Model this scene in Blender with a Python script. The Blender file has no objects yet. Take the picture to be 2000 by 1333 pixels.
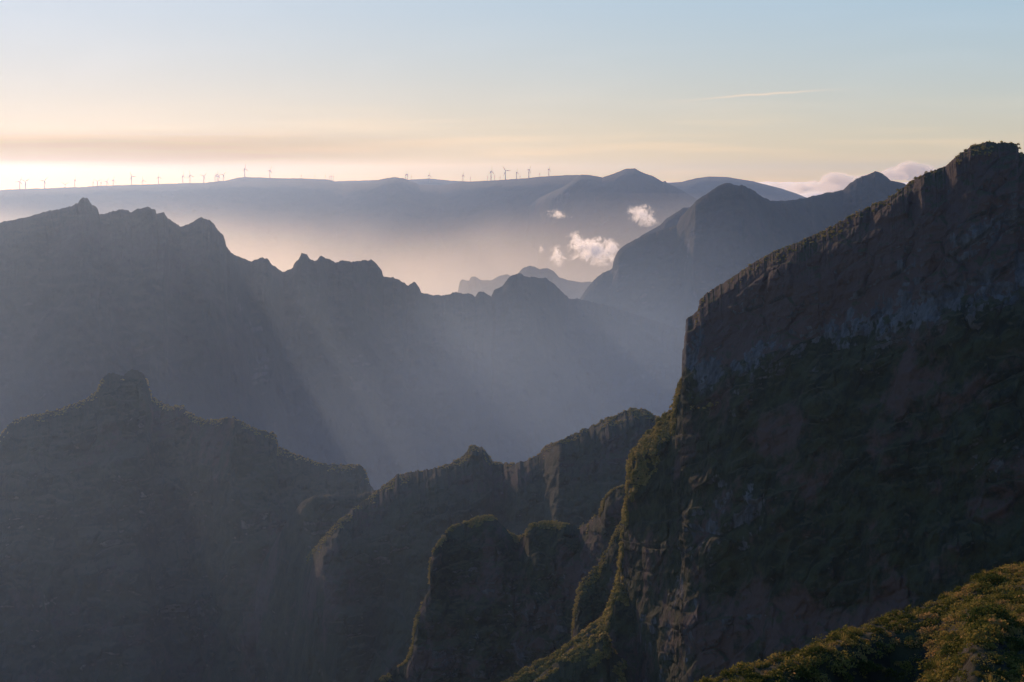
import bpy, math, random
import numpy as np

R = math.radians
scene = bpy.context.scene
COL = scene.collection

# ------------------------------------------------------------------ camera
FPX = 4331.0                      # focal length in pixels of the 2000 px wide photograph
PITCH = math.atan((666.5 - 350.0) / FPX)
cam_d = bpy.data.cameras.new("camera")
cam = bpy.data.objects.new("camera", cam_d)
COL.objects.link(cam)
cam_d.sensor_width = 36.0
cam_d.lens = FPX * 36.0 / 2000.0
cam_d.clip_start = 0.5
cam_d.clip_end = 400000.0
cam.location = (0, 0, 0)
cam.rotation_euler = (R(90) - PITCH, 0, 0)
scene.camera = cam

# ------------------------------------------------------------------ sun, sky, exposure
SUN_AZ, SUN_EL = R(-14.5), R(11.5)          # azimuth from +Y, negative = left
sdir = (math.sin(SUN_AZ) * math.cos(SUN_EL), math.cos(SUN_AZ) * math.cos(SUN_EL), math.sin(SUN_EL))
sun_d = bpy.data.lights.new("sun", 'SUN')
sun = bpy.data.objects.new("sun", sun_d)
COL.objects.link(sun)
sun_d.energy = 5.0
sun_d.angle = R(0.5)
sun_d.color = (1.0, 0.64, 0.38)
from mathutils import Vector
sun.rotation_euler = Vector(sdir).to_track_quat('Z', 'Y').to_euler()

world = bpy.data.worlds.new("World")
scene.world = world
world.use_nodes = True
SKY_STRENGTH = 0.110


def build_world():
    nt = world.node_tree
    nt.nodes.clear()
    N, L = nt.nodes.new, nt.links.new

    def math_(op, a, b=None, c=None, clamp=False):
        n = N('ShaderNodeMath'); n.operation = op; n.use_clamp = clamp
        for i, v in enumerate((a, b, c)):
            if v is None:
                continue
            if isinstance(v, (int, float)):
                n.inputs[i].default_value = v
            else:
                L(v, n.inputs[i])
        return n.outputs[0]
    sky = N('ShaderNodeTexSky')
    sky.sky_type = 'NISHITA'
    sky.sun_disc = False
    sky.sun_elevation = SUN_EL
    sky.sun_rotation = SUN_AZ
    sky.altitude = 1800
    sky.air_density = 1.0
    sky.dust_density = 0.7
    sky.ozone_density = 3.0
    # thin stratus bands low over the horizon and high cirrus streaks, laid out by azimuth and elevation of the sky
    tc = N('ShaderNodeTexCoord')
    sp = N('ShaderNodeSeparateXYZ'); L(tc.outputs['Generated'], sp.inputs[0])
    az = math_('MULTIPLY', math_('ARCTAN2', sp.outputs[0], sp.outputs[1]), 57.2958)
    el = math_('MULTIPLY', math_('ARCSINE', sp.outputs[2]), 57.2958)

    def noise(saz, sel, scale, detail, w=0.0, dist=0.0):
        cb = N('ShaderNodeCombineXYZ')
        L(math_('MULTIPLY', az, saz), cb.inputs[0])
        L(math_('MULTIPLY', el, sel), cb.inputs[1])
        cb.inputs[2].default_value = w
        n = N('ShaderNodeTexNoise'); n.inputs['Scale'].default_value = scale
        n.inputs['Detail'].default_value = detail
        n.inputs['Distortion'].default_value = dist
        L(cb.outputs[0], n.inputs['Vector'])
        return n.outputs['Fac']

    def gauss(v, c, s):
        d = math_('DIVIDE', math_('SUBTRACT', v, c), s)
        return math_('POWER', 2.71828, math_('MULTIPLY', math_('MULTIPLY', d, d), -1.0))

    def smooth(v, lo, hi):
        m = N('ShaderNodeMapRange'); m.interpolation_type = 'SMOOTHSTEP'
        L(v, m.inputs[0]); m.inputs[1].default_value = lo; m.inputs[2].default_value = hi
        return m.outputs[0]
    col = sky.outputs[0]

    def mixc(fac, c1, c2):
        m = N('ShaderNodeMix'); m.data_type = 'RGBA'
        L(fac, m.inputs[0]); L(c1, m.inputs[6])
        if isinstance(c2, tuple):
            m.inputs[7].default_value = (*c2, 1)
        else:
            L(c2, m.inputs[7])
        return m.outputs[2]

    def mul(c, t):
        m = N('ShaderNodeMix'); m.data_type = 'RGBA'; m.blend_type = 'MULTIPLY'
        m.inputs[0].default_value = 1.0
        L(c, m.inputs[6]); m.inputs[7].default_value = (*t, 1)
        return m.outputs[2]
    sc_ = N('ShaderNodeSeparateColor'); L(col, sc_.inputs[0])
    # thick evening air: flatter contrast round the sun, warmer towards the horizon, dimmer overhead
    hz = math_('POWER', 2.71828, math_('MULTIPLY', math_('MAXIMUM', el, 0.0), -0.35))
    up = math_('SUBTRACT', 1.0, math_('MULTIPLY', smooth(el, 6.0, 30.0), 0.18))
    rr = math_('MULTIPLY', math_('MULTIPLY', math_('POWER', sc_.outputs[0], 0.38), 4.28), math_('MULTIPLY', math_('MULTIPLY', up, math_('SUBTRACT', 1.0, math_('MULTIPLY', smooth(el, 6.0, 30.0), 0.50))), math_('MULTIPLY_ADD', hz, 0.58, 1.0)))
    gg = math_('MULTIPLY', math_('MULTIPLY', math_('POWER', sc_.outputs[1], 0.26), 6.95), math_('MULTIPLY', up, math_('SUBTRACT', 1.0, math_('MULTIPLY', smooth(el, 6.0, 30.0), 0.36))))
    bb = math_('MULTIPLY', math_('MULTIPLY', math_('POWER', sc_.outputs[2], 0.25), 9.1), up)
    bb = math_('MULTIPLY', bb, math_('SUBTRACT', 1.0, math_('MULTIPLY', hz, 0.55)))
    cc_ = N('ShaderNodeCombineColor'); L(rr, cc_.inputs[0]); L(gg, cc_.inputs[1]); L(bb, cc_.inputs[2])
    col = cc_.outputs[0]
    # dark stratus band on the left, its lower edge crisp
    n1 = noise(0.10, 1.6, 1.0, 5)
    elw = math_('ADD', el, math_('MULTIPLY', math_('SUBTRACT', n1, 0.5), 0.5))
    band = math_('MULTIPLY', smooth(elw, 0.22, 0.58), math_('SUBTRACT', 1.0, smooth(elw, 0.75, 1.35)))
    left = math_('SUBTRACT', 1.0, smooth(az, -9.0, 1.0))
    band = math_('MULTIPLY', band, left)
    band = math_('MULTIPLY', band, 0.9)
    col = mixc(band, col, mul(col, (0.60, 0.55, 0.47)))
    # faint horizontal streaks everywhere low down
    st = noise(0.16, 3.4, 1.3, 6, 4.0)
    low = math_('SUBTRACT', 1.0, smooth(el, 0.6, 2.6))
    stf = math_('MULTIPLY', math_('MULTIPLY', smooth(st, 0.42, 0.72), low), 0.6)
    col = mixc(stf, col, mul(col, (1.25, 1.12, 1.0)))
    # high cirrus veil
    ci = noise(0.22, 1.1, 1.0, 7, 9.0, 0.6)
    cif = math_('MULTIPLY', smooth(ci, 0.45, 0.8), 0.16)
    col = mixc(cif, col, mul(col, (1.25, 1.2, 1.2)))
    # thin bright cirrus streak right of the middle
    ln = math_('SUBTRACT', el, math_('MULTIPLY_ADD', math_('SUBTRACT', az, 6.3), 0.062, 2.14))
    ln = math_('ADD', ln, math_('MULTIPLY', math_('SUBTRACT', noise(1.0, 1.0, 1.2, 4, 2.0), 0.5), 0.10))
    streak = math_('MULTIPLY', gauss(ln, 0.0, 0.022), gauss(az, 6.4, 1.5))
    col = mixc(math_('MULTIPLY', streak, 0.7), col, mul(col, (1.6, 1.22, 1.0)))
    bg = N('ShaderNodeBackground'); bg.inputs[1].default_value = SKY_STRENGTH
    L(col, bg.inputs[0])
    out = N('ShaderNodeOutputWorld'); L(bg.outputs[0], out.inputs[0])


build_world()

vs = scene.view_settings
vs.view_transform = 'Standard'
vs.look = 'None'
vs.gamma = 1.0
vs.exposure = -1.15
vs.use_curve_mapping = False
cy = scene.cycles
cy.max_bounces = 8
cy.diffuse_bounces = 2
cy.volume_bounces = 6
cy.transparent_max_bounces = 24
cy.volume_max_steps = 256
cy.volume_step_rate = 1.0
cy.use_denoising = True
cy.denoiser = 'OPENIMAGEDENOISE'
cy.sample_clamp_indirect = 4.0
cy.use_adaptive_sampling = False

# ------------------------------------------------------------------ helpers
CP, SP = math.cos(PITCH), math.sin(PITCH)


def unproject(px, py, d):
    """photo pixel (2000 x 1333) and ground distance d (metres) -> world point"""
    X = (np.asarray(px, float) - 1000.0) / FPX
    Y = (666.5 - np.asarray(py, float)) / FPX
    vx, vy, vz = X, CP + Y * SP, -SP + Y * CP
    k = d / np.hypot(vx, vy)
    return np.stack([vx * k, vy * k, vz * k], -1)


_rng = np.random.RandomState(7)
_perm = _rng.permutation(256).astype(np.int64)
_grad = _rng.normal(size=(256, 3)); _grad /= np.linalg.norm(_grad, axis=1)[:, None]


def perlin(x, y, z):
    xi = np.floor(x).astype(np.int64); yi = np.floor(y).astype(np.int64); zi = np.floor(z).astype(np.int64)
    xf, yf, zf = x - xi, y - yi, z - zi
    u = xf * xf * xf * (xf * (xf * 6 - 15) + 10)
    v = yf * yf * yf * (yf * (yf * 6 - 15) + 10)
    w = zf * zf * zf * (zf * (zf * 6 - 15) + 10)

    def g(i, j, k):
        h = _perm[(_perm[(_perm[(xi + i) & 255] + yi + j) & 255] + zi + k) & 255]
        gr = _grad[h]
        return gr[..., 0] * (xf - i) + gr[..., 1] * (yf - j) + gr[..., 2] * (zf - k)
    a = g(0, 0, 0) * (1 - u) + g(1, 0, 0) * u
    b = g(0, 1, 0) * (1 - u) + g(1, 1, 0) * u
    c = g(0, 0, 1) * (1 - u) + g(1, 0, 1) * u
    d = g(0, 1, 1) * (1 - u) + g(1, 1, 1) * u
    return ((a * (1 - v) + b * v) * (1 - w) + (c * (1 - v) + d * v) * w) * 1.6


def fbm(x, y, z, octv=5, gain=0.5, ridged=False):
    s = np.zeros(np.broadcast(x, y, z).shape); a = 1.0; f = 1.0; t = 0.0
    x, y, z = np.broadcast_arrays(x, y, z)
    for o in range(octv):
        n = perlin(x * f + 17.3 * o, y * f - 9.1 * o, z * f + 3.7 * o)
        if ridged:
            n = 1.0 - 2.0 * np.abs(n)
        s += a * n; t += a
        a *= gain; f *= 2.03
    return s / t


def cells(x, y):
    """2-D cell noise: a random value in -1..1 per cell, and the distance to the cell's border"""
    xi = np.floor(x).astype(np.int64); yi = np.floor(y).astype(np.int64)
    b1 = np.full(x.shape, 9.0); b2 = np.full(x.shape, 9.0); val = np.zeros(x.shape)
    for i in (-1, 0, 1):
        for j in (-1, 0, 1):
            hh = _perm[(_perm[(xi + i) & 255] + yi + j) & 255]
            g = _grad[hh]
            d = np.hypot(xi + i + 0.5 + 0.4 * g[..., 0] - x, yi + j + 0.5 + 0.4 * g[..., 1] - y)
            near = d < b1
            b2 = np.where(near, b1, np.minimum(b2, d)); val = np.where(near, g[..., 2], val); b1 = np.where(near, d, b1)
    return val, b2 - b1


def stair(s, w):
    """staircase with unit steps: a share w of each step is the riser"""
    f = s - np.floor(s); t = np.clip(f / w, 0, 1)
    return np.floor(s) + t * t * (3 - 2 * t)


def tag(o, label=None, cat=None, group=None, kind=None):
    if label: o['label'] = label
    if cat: o['category'] = cat
    if group: o['group'] = group
    if kind: o['kind'] = kind
    return o


def grid_mesh(name, P, mat, attrs=None, flip=False, smooth=True):
    """P: (nr, nc, 3) grid -> one mesh object"""
    nr, nc = P.shape[:2]
    me = bpy.data.meshes.new(name)
    idx = np.arange(nr * nc).reshape(nr, nc)
    a, b, c, d = idx[:-1, :-1], idx[:-1, 1:], idx[1:, 1:], idx[1:, :-1]
    q = np.stack([a, d, c, b] if not flip else [a, b, c, d], -1).reshape(-1, 4)
    fill_mesh(me, P.reshape(-1, 3), q, smooth)
    for k, v in (attrs or {}).items():
        at = me.attributes.new(k, 'FLOAT', 'POINT')
        at.data.foreach_set('value', np.ascontiguousarray(v, dtype=np.float32).ravel())
    me.materials.append(mat)
    o = bpy.data.objects.new(name, me)
    COL.objects.link(o)
    return o


def fill_mesh(me, verts, quads, smooth=True):
    n, m, k = len(verts), len(quads), quads.shape[1]
    me.vertices.add(n)
    me.vertices.foreach_set('co', np.ascontiguousarray(verts, dtype=np.float32).ravel())
    me.loops.add(m * k)
    me.loops.foreach_set('vertex_index', np.ascontiguousarray(quads, dtype=np.int32).ravel())
    me.polygons.add(m)
    me.polygons.foreach_set('loop_start', np.arange(0, m * k, k, dtype=np.int32))
    me.polygons.foreach_set('loop_total', np.full(m, k, dtype=np.int32))
    me.polygons.foreach_set('use_smooth', np.full(m, smooth, dtype=bool))
    me.update(calc_edges=True)


# ------------------------------------------------------------------ materials
def terrain_material(name, veg, veg2, soil, rock, scale, bump=1.0, soil_amt=0.5, grass=(0.075, 0.062, 0.026)):
    """scale: size in metres of the finest patches.  'rock' and 'soil' vertex attributes add real outcrops."""
    m = bpy.data.materials.new(name)
    m.use_nodes = True
    nt = m.node_tree; nt.nodes.clear()
    N, L = nt.nodes.new, nt.links.new
    geo = N('ShaderNodeNewGeometry')

    def noise(sc, det, rough=0.6, stretch=None):
        v = geo.outputs['Position']
        if stretch:
            mp = N('ShaderNodeMapping'); mp.inputs['Scale'].default_value = stretch
            L(v, mp.inputs[0]); v = mp.outputs[0]
        n = N('ShaderNodeTexNoise'); n.inputs['Scale'].default_value = sc
        n.inputs['Detail'].default_value = det; n.inputs['Roughness'].default_value = rough
        L(v, n.inputs['Vector'])
        return n.outputs['Fac']

    def ramp(v, lo, hi):
        r = N('ShaderNodeMapRange'); r.interpolation_type = 'SMOOTHSTEP'
        L(v, r.inputs[0]); r.inputs[1].default_value = lo; r.inputs[2].default_value = hi
        return r.outputs[0]

    def mix(f, a, b):
        x = N('ShaderNodeMix'); x.data_type = 'RGBA'; L(f, x.inputs[0])
        for i, c in ((6, a), (7, b)):
            if isinstance(c, tuple): x.inputs[i].default_value = (*c, 1)
            else: L(c, x.inputs[i])
        return x.outputs[2]

    def mth(op, a, b):
        n = N('ShaderNodeMath'); n.operation = op
        for i, v in enumerate((a, b)):
            if isinstance(v, (int, float)): n.inputs[i].default_value = v
            else: L(v, n.inputs[i])
        return n.outputs[0]
    ar = N('ShaderNodeAttribute'); ar.attribute_name = 'rock'
    asl = N('ShaderNodeAttribute'); asl.attribute_name = 'soil'
    f = 1.0 / scale
    vegc = mix(ramp(noise(f * 0.35, 6, 0.65), 0.38, 0.62), veg, veg2)
    so = mth('ADD', noise(f * 0.10, 8, 0.7), mth('MULTIPLY', mth('SUBTRACT', asl.outputs['Fac'], 0.5), 0.5))
    c = mix(ramp(so, 0.62 - 0.25 * soil_amt, 0.74 - 0.25 * soil_amt), vegc, soil)
    # rock outcrops: vertical weathering streaks inside the masked bands
    rn = noise(f * 0.22, 8, 0.72, (1.0, 1.0, 0.28))
    rm = mth('ADD', rn, mth('MULTIPLY', mth('SUBTRACT', ar.outputs['Fac'], 0.5), 0.62))
    rockc = mix(ramp(noise(f * 0.6, 7, 0.7, (1.0, 1.0, 0.25)), 0.35, 0.68), tuple(x * 0.35 for x in rock), rock)
    sx = N('ShaderNodeSeparateXYZ'); L(geo.outputs['Normal'], sx.inputs[0])
    # gentle ground carries pale dry grass, steep ground shows the rock
    gentle = ramp(mth('ADD', sx.outputs[2], mth('MULTIPLY', mth('SUBTRACT', noise(f * 0.3, 5), 0.5), 0.5)), 0.70, 0.90)
    c = mix(gentle, c, grass)
    rm = mth('ADD', rm, mth('MULTIPLY', mth('SUBTRACT', 0.42, sx.outputs[2]), 0.22))
    c = mix(ramp(rm, 0.56, 0.66), c, rockc)
    bs = N('ShaderNodeBsdfPrincipled')
    L(c, bs.inputs['Base Color'])
    bs.inputs['Roughness'].default_value = 0.95
    bs.inputs['Specular IOR Level'].default_value = 0.15
    bp = N('ShaderNodeBump'); bp.inputs['Strength'].default_value = 0.9
    bp.inputs['Distance'].default_value = scale * 0.8 * bump
    L(noise(f * 0.5, 8, 0.7, (1, 1, 0.6)), bp.inputs['Height'])
    L(bp.outputs[0], bs.inputs['Normal'])
    out = N('ShaderNodeOutputMaterial'); L(bs.outputs[0], out.inputs[0])
    return m


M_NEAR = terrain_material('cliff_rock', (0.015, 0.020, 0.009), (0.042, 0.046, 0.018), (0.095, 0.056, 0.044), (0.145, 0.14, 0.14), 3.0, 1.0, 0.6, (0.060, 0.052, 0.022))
M_MID = terrain_material('slope_rock', (0.025, 0.030, 0.015), (0.050, 0.052, 0.024), (0.085, 0.055, 0.045), (0.17, 0.16, 0.155), 13.0, 1.0, 0.5, (0.060, 0.054, 0.028))
M_FAR = terrain_material('far_rock', (0.018, 0.026, 0.018), (0.030, 0.036, 0.024), (0.042, 0.036, 0.030), (0.08, 0.08, 0.085), 25.0, 1.0, 0.5, (0.035, 0.036, 0.024))

ZB = -1150.0
FRONT = {}


def ridge(name, outline, mat, step=3.0, rough=1.5, rwave=40.0, hvis=300.0, nvis=200, nlow=40, cot=0.8, cap=(20.0, 10.0),
          spur=(60.0, 250.0, 200.0), detail=(12.0, 60.0), fine=(2.0, 10.0), cot_b=0.9, nback=40, smooth=(60.0, 60.0), seed=0, meander=(0, 500.0),
          maskfn=None, label=None, cat='mountain', rock=0.4, soil=0.5, strata=0.0, tilt=0.1, flank_calm=None, blocks=None, stepk=0.8, basez=None):
    """A mountain built along its crest line.  outline: (px, py, distance).  Front and back slopes fall from the crest to the valley floor;
    spurs, gullies and ledges come from fractal displacement in metres."""
    o_ = np.array(outline, float)
    seg = np.hypot(np.diff(o_[:, 0]), np.diff(o_[:, 1]))
    s = np.concatenate([[0], np.cumsum(seg)])
    n = int(s[-1] / step) + 2
    ss = np.linspace(0, s[-1], n)
    px = np.interp(ss, s, o_[:, 0]); py = np.interp(ss, s, o_[:, 1]); D = np.interp(ss, s, o_[:, 2])
    z0 = np.zeros(n)
    r1 = fbm(ss / rwave, z0 + seed * 3.1, z0, 6, 0.72) + 0.6 * fbm(ss / (rwave * 0.5), z0 + seed * 5.1, z0 + 9, 4, 0.7, ridged=True) - 0.25
    r2 = fbm(ss / rwave, z0 + seed * 3.1 + 50, z0 + 7, 6, 0.72)
    tx = np.gradient(px); ty = np.gradient(py); tl = np.hypot(tx, ty) + 1e-6
    py = py + rough * r1 * np.abs(tx / tl) + 0.3 * rough * r1
    px = px + rough * r2 * np.abs(ty / tl)
    if meander[0]:
        D = D + meander[0] * fbm(ss / meander[1], z0 + seed, z0 + 3, 3)
    C = unproject(px, py, D)                       # crest
    zb = ZB if basez is None else basez
    H = C[:, 2] - zb
    e = -C[:, :2] / np.linalg.norm(C[:, :2], axis=1)[:, None]
    # front rows
    hv = np.minimum(hvis, H * 0.95)
    t = np.linspace(0, 1, nvis) ** 1.25
    hf = hv[None, :] * t[:, None]
    t2 = np.linspace(0, 1, nlow + 1)[1:] ** 1.3
    hl = hv[None, :] + (H - hv)[None, :] * t2[:, None]
    h = np.concatenate([hf, hl], 0)
    lat = np.cumsum(np.concatenate([[0], np.hypot(np.diff(C[:, 0]), np.diff(C[:, 1]))]))
    X0 = C[:, 0][None, :] + 0 * h
    Y0 = C[:, 1][None, :] + 0 * h
    Z = C[:, 2][None, :] - h
    a = cot * h + cap[0] * (1 - np.exp(-h / cap[1]))
    # lower down the face follows the smoothed crest, so steps in the skyline die out below
    ps = np.sort(px); wpx = smooth[0]
    xq = np.arange(ps[0] - 200, ps[-1] + 200, 4.0)
    order = np.argsort(px, kind='stable')
    ker = np.exp(-0.5 * (np.arange(-200, 201, 4.0) / wpx) ** 2); ker /= ker.sum()
    def smo(v):
        g = np.interp(xq, px[order], v[order]); g = np.convolve(np.pad(g, 50, mode='edge'), ker, 'valid')
        return np.interp(px, xq, g)
    zs, Ds = smo(C[:, 2]), smo(D)
    aref = (D - Ds)[None, :] + cot * (zs[None, :] - Z) + cap[0]
    bl = 1 - np.exp(-(h / smooth[1]) ** 1.6)
    a = a * (1 - bl) + aref * bl
    wall = np.zeros_like(h)
    if strata:
        # ledges and risers of the tilted lava beds, thick and thin ones, broken by faults
        zz = Z - X0 * tilt + 1.5 * strata * fbm(X0 / 170, Y0 / 170, Z / 170 + seed, 4)
        f1 = np.clip(1 - np.exp(-h / (1.2 * strata)), 0, 1)
        for L_, k_ in ((strata * 2.3, stepk), (strata * 0.8, stepk * 0.9)):
            sgn = zz / L_ + 0.35 * fbm(X0 / (L_ * 3), Z / (L_ * 3), 0 * Z + seed + L_, 3)
            amt = np.clip(0.55 + 1.3 * fbm(X0 / (L_ * 5), Z / (L_ * 5), 0 * Z + seed * 2 + L_, 3), 0, 1)
            a = a - k_ * amt * f1 * cot * L_ * (stair(sgn, 0.30) - sgn - 0.35)
            fr = sgn - np.floor(sgn)
            wall += amt * f1 * (fr > 0.32) * 0.5
    A1, L1, h1 = spur
    sx = X0 / L1 + 0.25 * fbm(X0 / L1, Z / L1, 0 * X0 + seed, 3)
    sp_ = fbm(sx, h / (L1 * 3.5) + 0 * X0, 0 * X0 + seed * 1.7, 4, 0.5, ridged=True)
    a = a + A1 * (1 - np.exp(-h / h1)) * sp_
    e3 = e[None, :, :]
    X = X0 + e3[..., 0] * a; Y = Y0 + e3[..., 1] * a
    fade = 1 - np.exp(-h / (detail[0] * 1.0 + 1e-6))
    calm = flank_calm(px)[None, :] if flank_calm else 1.0
    d2 = calm * detail[0] * fbm(X / detail[1], Y / detail[1], Z / detail[1] + seed, 5, 0.55) * 1.4 * fade
    d3 = fine[0] * fbm(X / fine[1], Y / fine[1], Z / fine[1] + seed, 4, 0.6) * (1 - np.exp(-h / (fine[0] + 1e-6)))
    if strata and blocks:
        u_ = X0 + 3 * fbm(X0 / 15, Z / 15, 0 * Z + seed, 3); v_ = Z - X0 * tilt
        for sc_, am_ in ((blocks[0], blocks[1]), (blocks[0] * 0.4, blocks[1] * 0.42)):
            cv, cb = cells(u_ / (sc_ * 1.3) + seed, v_ / sc_)
            d3 = d3 + am_ * (cv * np.clip(cb * 6, 0, 1) - 0.4 * (1 - np.clip(cb * 5, 0, 1))) * (1 - np.exp(-h / 3.0))
    X = X + e3[..., 0] * (d2 + d3); Y = Y + e3[..., 1] * (d2 + d3)
    lx = fbm(X / detail[1] + 31, Y / detail[1], Z / detail[1] + seed, 4, 0.55) * fade * detail[0] * 0.35
    X = X + lx
    Zf = Z + 0.35 * d3
    front = np.stack([X, Y, Zf], -1)
    # back rows (from far foot up to just behind the crest)
    tb = (np.linspace(1, 0, nback, endpoint=False)) ** 1.8
    hb = H[None, :] * tb[:, None]
    ab = cot_b * hb + 0.4 * cap[0] * (1 - np.exp(-hb / cap[1]))
    Xb = C[:, 0][None, :] - e3[..., 0] * ab; Yb = C[:, 1][None, :] - e3[..., 1] * ab
    Zb = C[:, 2][None, :] - hb
    db = detail[0] * fbm(Xb / detail[1], Yb / detail[1], Zb / detail[1] + seed, 4) * (1 - np.exp(-hb / (detail[0] * 2)))
    Zb = Zb - np.abs(db)
    back = np.stack([Xb, Yb - db * 0.5, Zb], -1)
    P = np.concatenate([back, front], 0)
    rk = np.full(P.shape[:2], rock, float); so = np.full(P.shape[:2], soil, float)
    if maskfn:
        # rock and soil outcrops are placed on the mountain itself, by where on its face they lie
        fx, fy, fz = front[..., 0], front[..., 1], front[..., 2]
        dep = fy * CP - fz * SP
        qx = 1000 + FPX * fx / dep
        qy = 666.5 - FPX * (fz * CP + fy * SP) / dep
        r_, s_ = maskfn(qx, qy, front)
        rk[nback:] += r_; so[nback:] += s_
    rk[nback:] += 0.22 * (wall - 0.45) * (strata > 0)
    ob = grid_mesh(name, P, mat, {'rock': rk, 'soil': so}, flip=False)
    FRONT[name] = (front, h)
    return tag(ob, label, cat, kind='structure')


def noneg(*a):
    return a


# ------------------------------------------------------------------ the valley floor and the far sea of cloud
def terrain_sheet():
    xs = np.linspace(-15000, 15000, 160); ys = np.linspace(-3500, 18400, 160)
    X, Y = np.meshgrid(xs, ys)
    Z = ZB - 10 + 60 * fbm(X / 1500, Y / 1500, 0 * X, 4)
    Z = np.minimum(Z, ZB + 30)
    P = np.stack([X, Y, Z], -1)
    o = grid_mesh('valley_ground', P, M_FAR, {'rock': X * 0 + .2, 'soil': X * 0 + .4}, flip=True)
    tag(o, 'dark wooded valley floor deep below the ridges', 'ground', kind='structure')


terrain_sheet()

# ------------------------------------------------------------------ far plateau and hills (10 to 16 km)
ridge('plateau', [(-260, 384, 12500), (0, 371, 12600), (120, 367, 12700), (200, 363, 12800), (300, 360, 12900), (400, 357, 13000), (430, 354, 13000),
                  (500, 354, 13000), (620, 353, 13000), (670, 357, 13000), (720, 356, 12600), (755, 348, 12500), (772, 346, 12500), (790, 349, 12500), (820, 361, 12600), (860, 362, 12700),
                  (905, 355, 12600), (960, 353, 12400), (1030, 348, 12300), (1060, 345, 12200), (1110, 342, 12100), (1160, 343, 12000), (1200, 352, 12000), (1300, 375, 12000), (1400, 395, 12100), (1560, 430, 12200)],
      M_FAR, step=3, rough=1.2, hvis=800, nvis=150, nlow=20, cot=1.5, cap=(500, 14), spur=(600, 1500, 400), detail=(120, 700), fine=(10, 90), seed=1,
      label='long flat plateau on the skyline below the wind farm', cat='plateau')
ridge('low_rise', [(380, 362, 13600), (440, 353, 13600), (465, 347.5, 13600), (480, 346, 13600), (530, 348, 13600), (590, 349, 13600), (640, 351, 13600), (665, 357, 13600), (700, 364, 13600)],
      M_FAR, step=2.5, rough=0.8, hvis=300, nvis=40, nlow=15, cot=2.0, cap=(300, 10), spur=(200, 900, 400), detail=(40, 300), fine=(5, 60), seed=2,
      label='low grassy rise on the plateau behind the two tallest turbines', cat='hill')
ridge('far_rise', [(600, 360, 15500), (660, 354, 15500), (740, 352, 15500), (800, 351, 15500), (840, 349, 15500), (880, 353, 15500), (930, 356, 15500), (1000, 360, 15500)],
      M_FAR, step=2.5, rough=0.8, hvis=300, nvis=40, nlow=15, cot=2.0, cap=(300, 10), spur=(200, 900, 400), detail=(40, 300), fine=(5, 60), seed=3,
      label='pale distant rise at the back of the plateau near the skyline middle', cat='hill')
ridge('rounded_hill', [(860, 485, 12900), (960, 430, 12500), (1010, 405, 12000), (1050, 388, 11500), (1100, 365, 11000), (1135, 341, 11000), (1150, 342, 11000), (1175, 347, 11000), (1200, 339, 11000), (1222, 330, 11000), (1240, 329, 11000), (1250, 335, 11000), (1275, 344, 11000), (1295, 356, 11000),
                       (1299, 353, 11000), (1303, 358, 11000), (1330, 371, 11000), (1365, 392, 11000), (1420, 425, 11000), (1500, 470, 11000)],
      M_FAR, step=2.5, rough=1.0, hvis=800, nvis=150, nlow=20, cot=1.3, cap=(200, 14), spur=(400, 900, 300), detail=(80, 400), fine=(8, 70), seed=4,
      label='flat-topped dome hill on the skyline right of the turbines', cat='hill')
ridge('pale_hill', [(1230, 380, 14000), (1300, 358, 14000), (1330, 356, 14000), (1360, 348, 14000), (1385, 345, 14000), (1420, 346, 14000), (1470, 354, 14000), (1520, 367, 14000), (1555, 378, 14000), (1590, 392, 14000), (1700, 430, 14000)],
      M_FAR, step=2.5, rough=0.8, hvis=700, nvis=120, nlow=20, cot=1.6, cap=(300, 14), spur=(300, 900, 300), detail=(80, 400), fine=(8, 70), seed=5,
      label='pale blue hill sloping down to the cloud bank', cat='hill')
# ------------------------------------------------------------------ hills showing in the gap (7 to 9 km)
ridge('misty_crag', [(860, 600, 7800), (893, 575, 7800), (898, 550, 7800), (903, 546, 7800), (915, 549, 7800), (920, 541, 7800), (928, 540, 7800), (940, 547, 7800), (960, 548, 7800), (975, 539, 7800), (990, 536, 7800), (1010, 545, 7800), (1050, 600, 7800)],
      M_FAR, step=2, rough=1.5, hvis=400, nvis=60, nlow=15, cot=0.9, cap=(40, 12), spur=(120, 400, 300), detail=(40, 200), fine=(8, 50), seed=6,
      label='small misty crag in the gap left of the round knoll', cat='hill')
ridge('misty_knoll', [(980, 620, 7400), (1000, 560, 7400), (1015, 530, 7400), (1022, 523, 7400), (1035, 519, 7400), (1047, 523, 7400), (1055, 526, 7400), (1070, 524, 7400), (1080, 529, 7400), (1092, 542, 7400), (1110, 548, 7400), (1135, 552, 7400), (1152, 550, 7400), (1180, 556, 7400), (1240, 590, 7400)],
      M_FAR, step=2, rough=1.5, hvis=400, nvis=60, nlow=15, cot=0.9, cap=(40, 12), spur=(120, 400, 300), detail=(40, 200), fine=(8, 50), seed=7,
      label='round misty knoll in the gap below the lit clouds', cat='hill')
ridge('shoulder', [(1220, 500, 6600), (1250, 462, 6600), (1262, 455, 6600), (1290, 440, 6600), (1300, 428, 6600), (1320, 415, 6600), (1335, 406, 6600), (1350, 405, 6600), (1380, 412, 6600), (1450, 450, 6600)],
      M_FAR, step=2, rough=1.5, hvis=400, nvis=60, nlow=15, cot=0.9, cap=(40, 12), spur=(120, 400, 300), detail=(40, 200), fine=(8, 50), seed=8,
      label='grey shoulder showing behind the blue mountain beside the small cloud', cat='hill')
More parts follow.
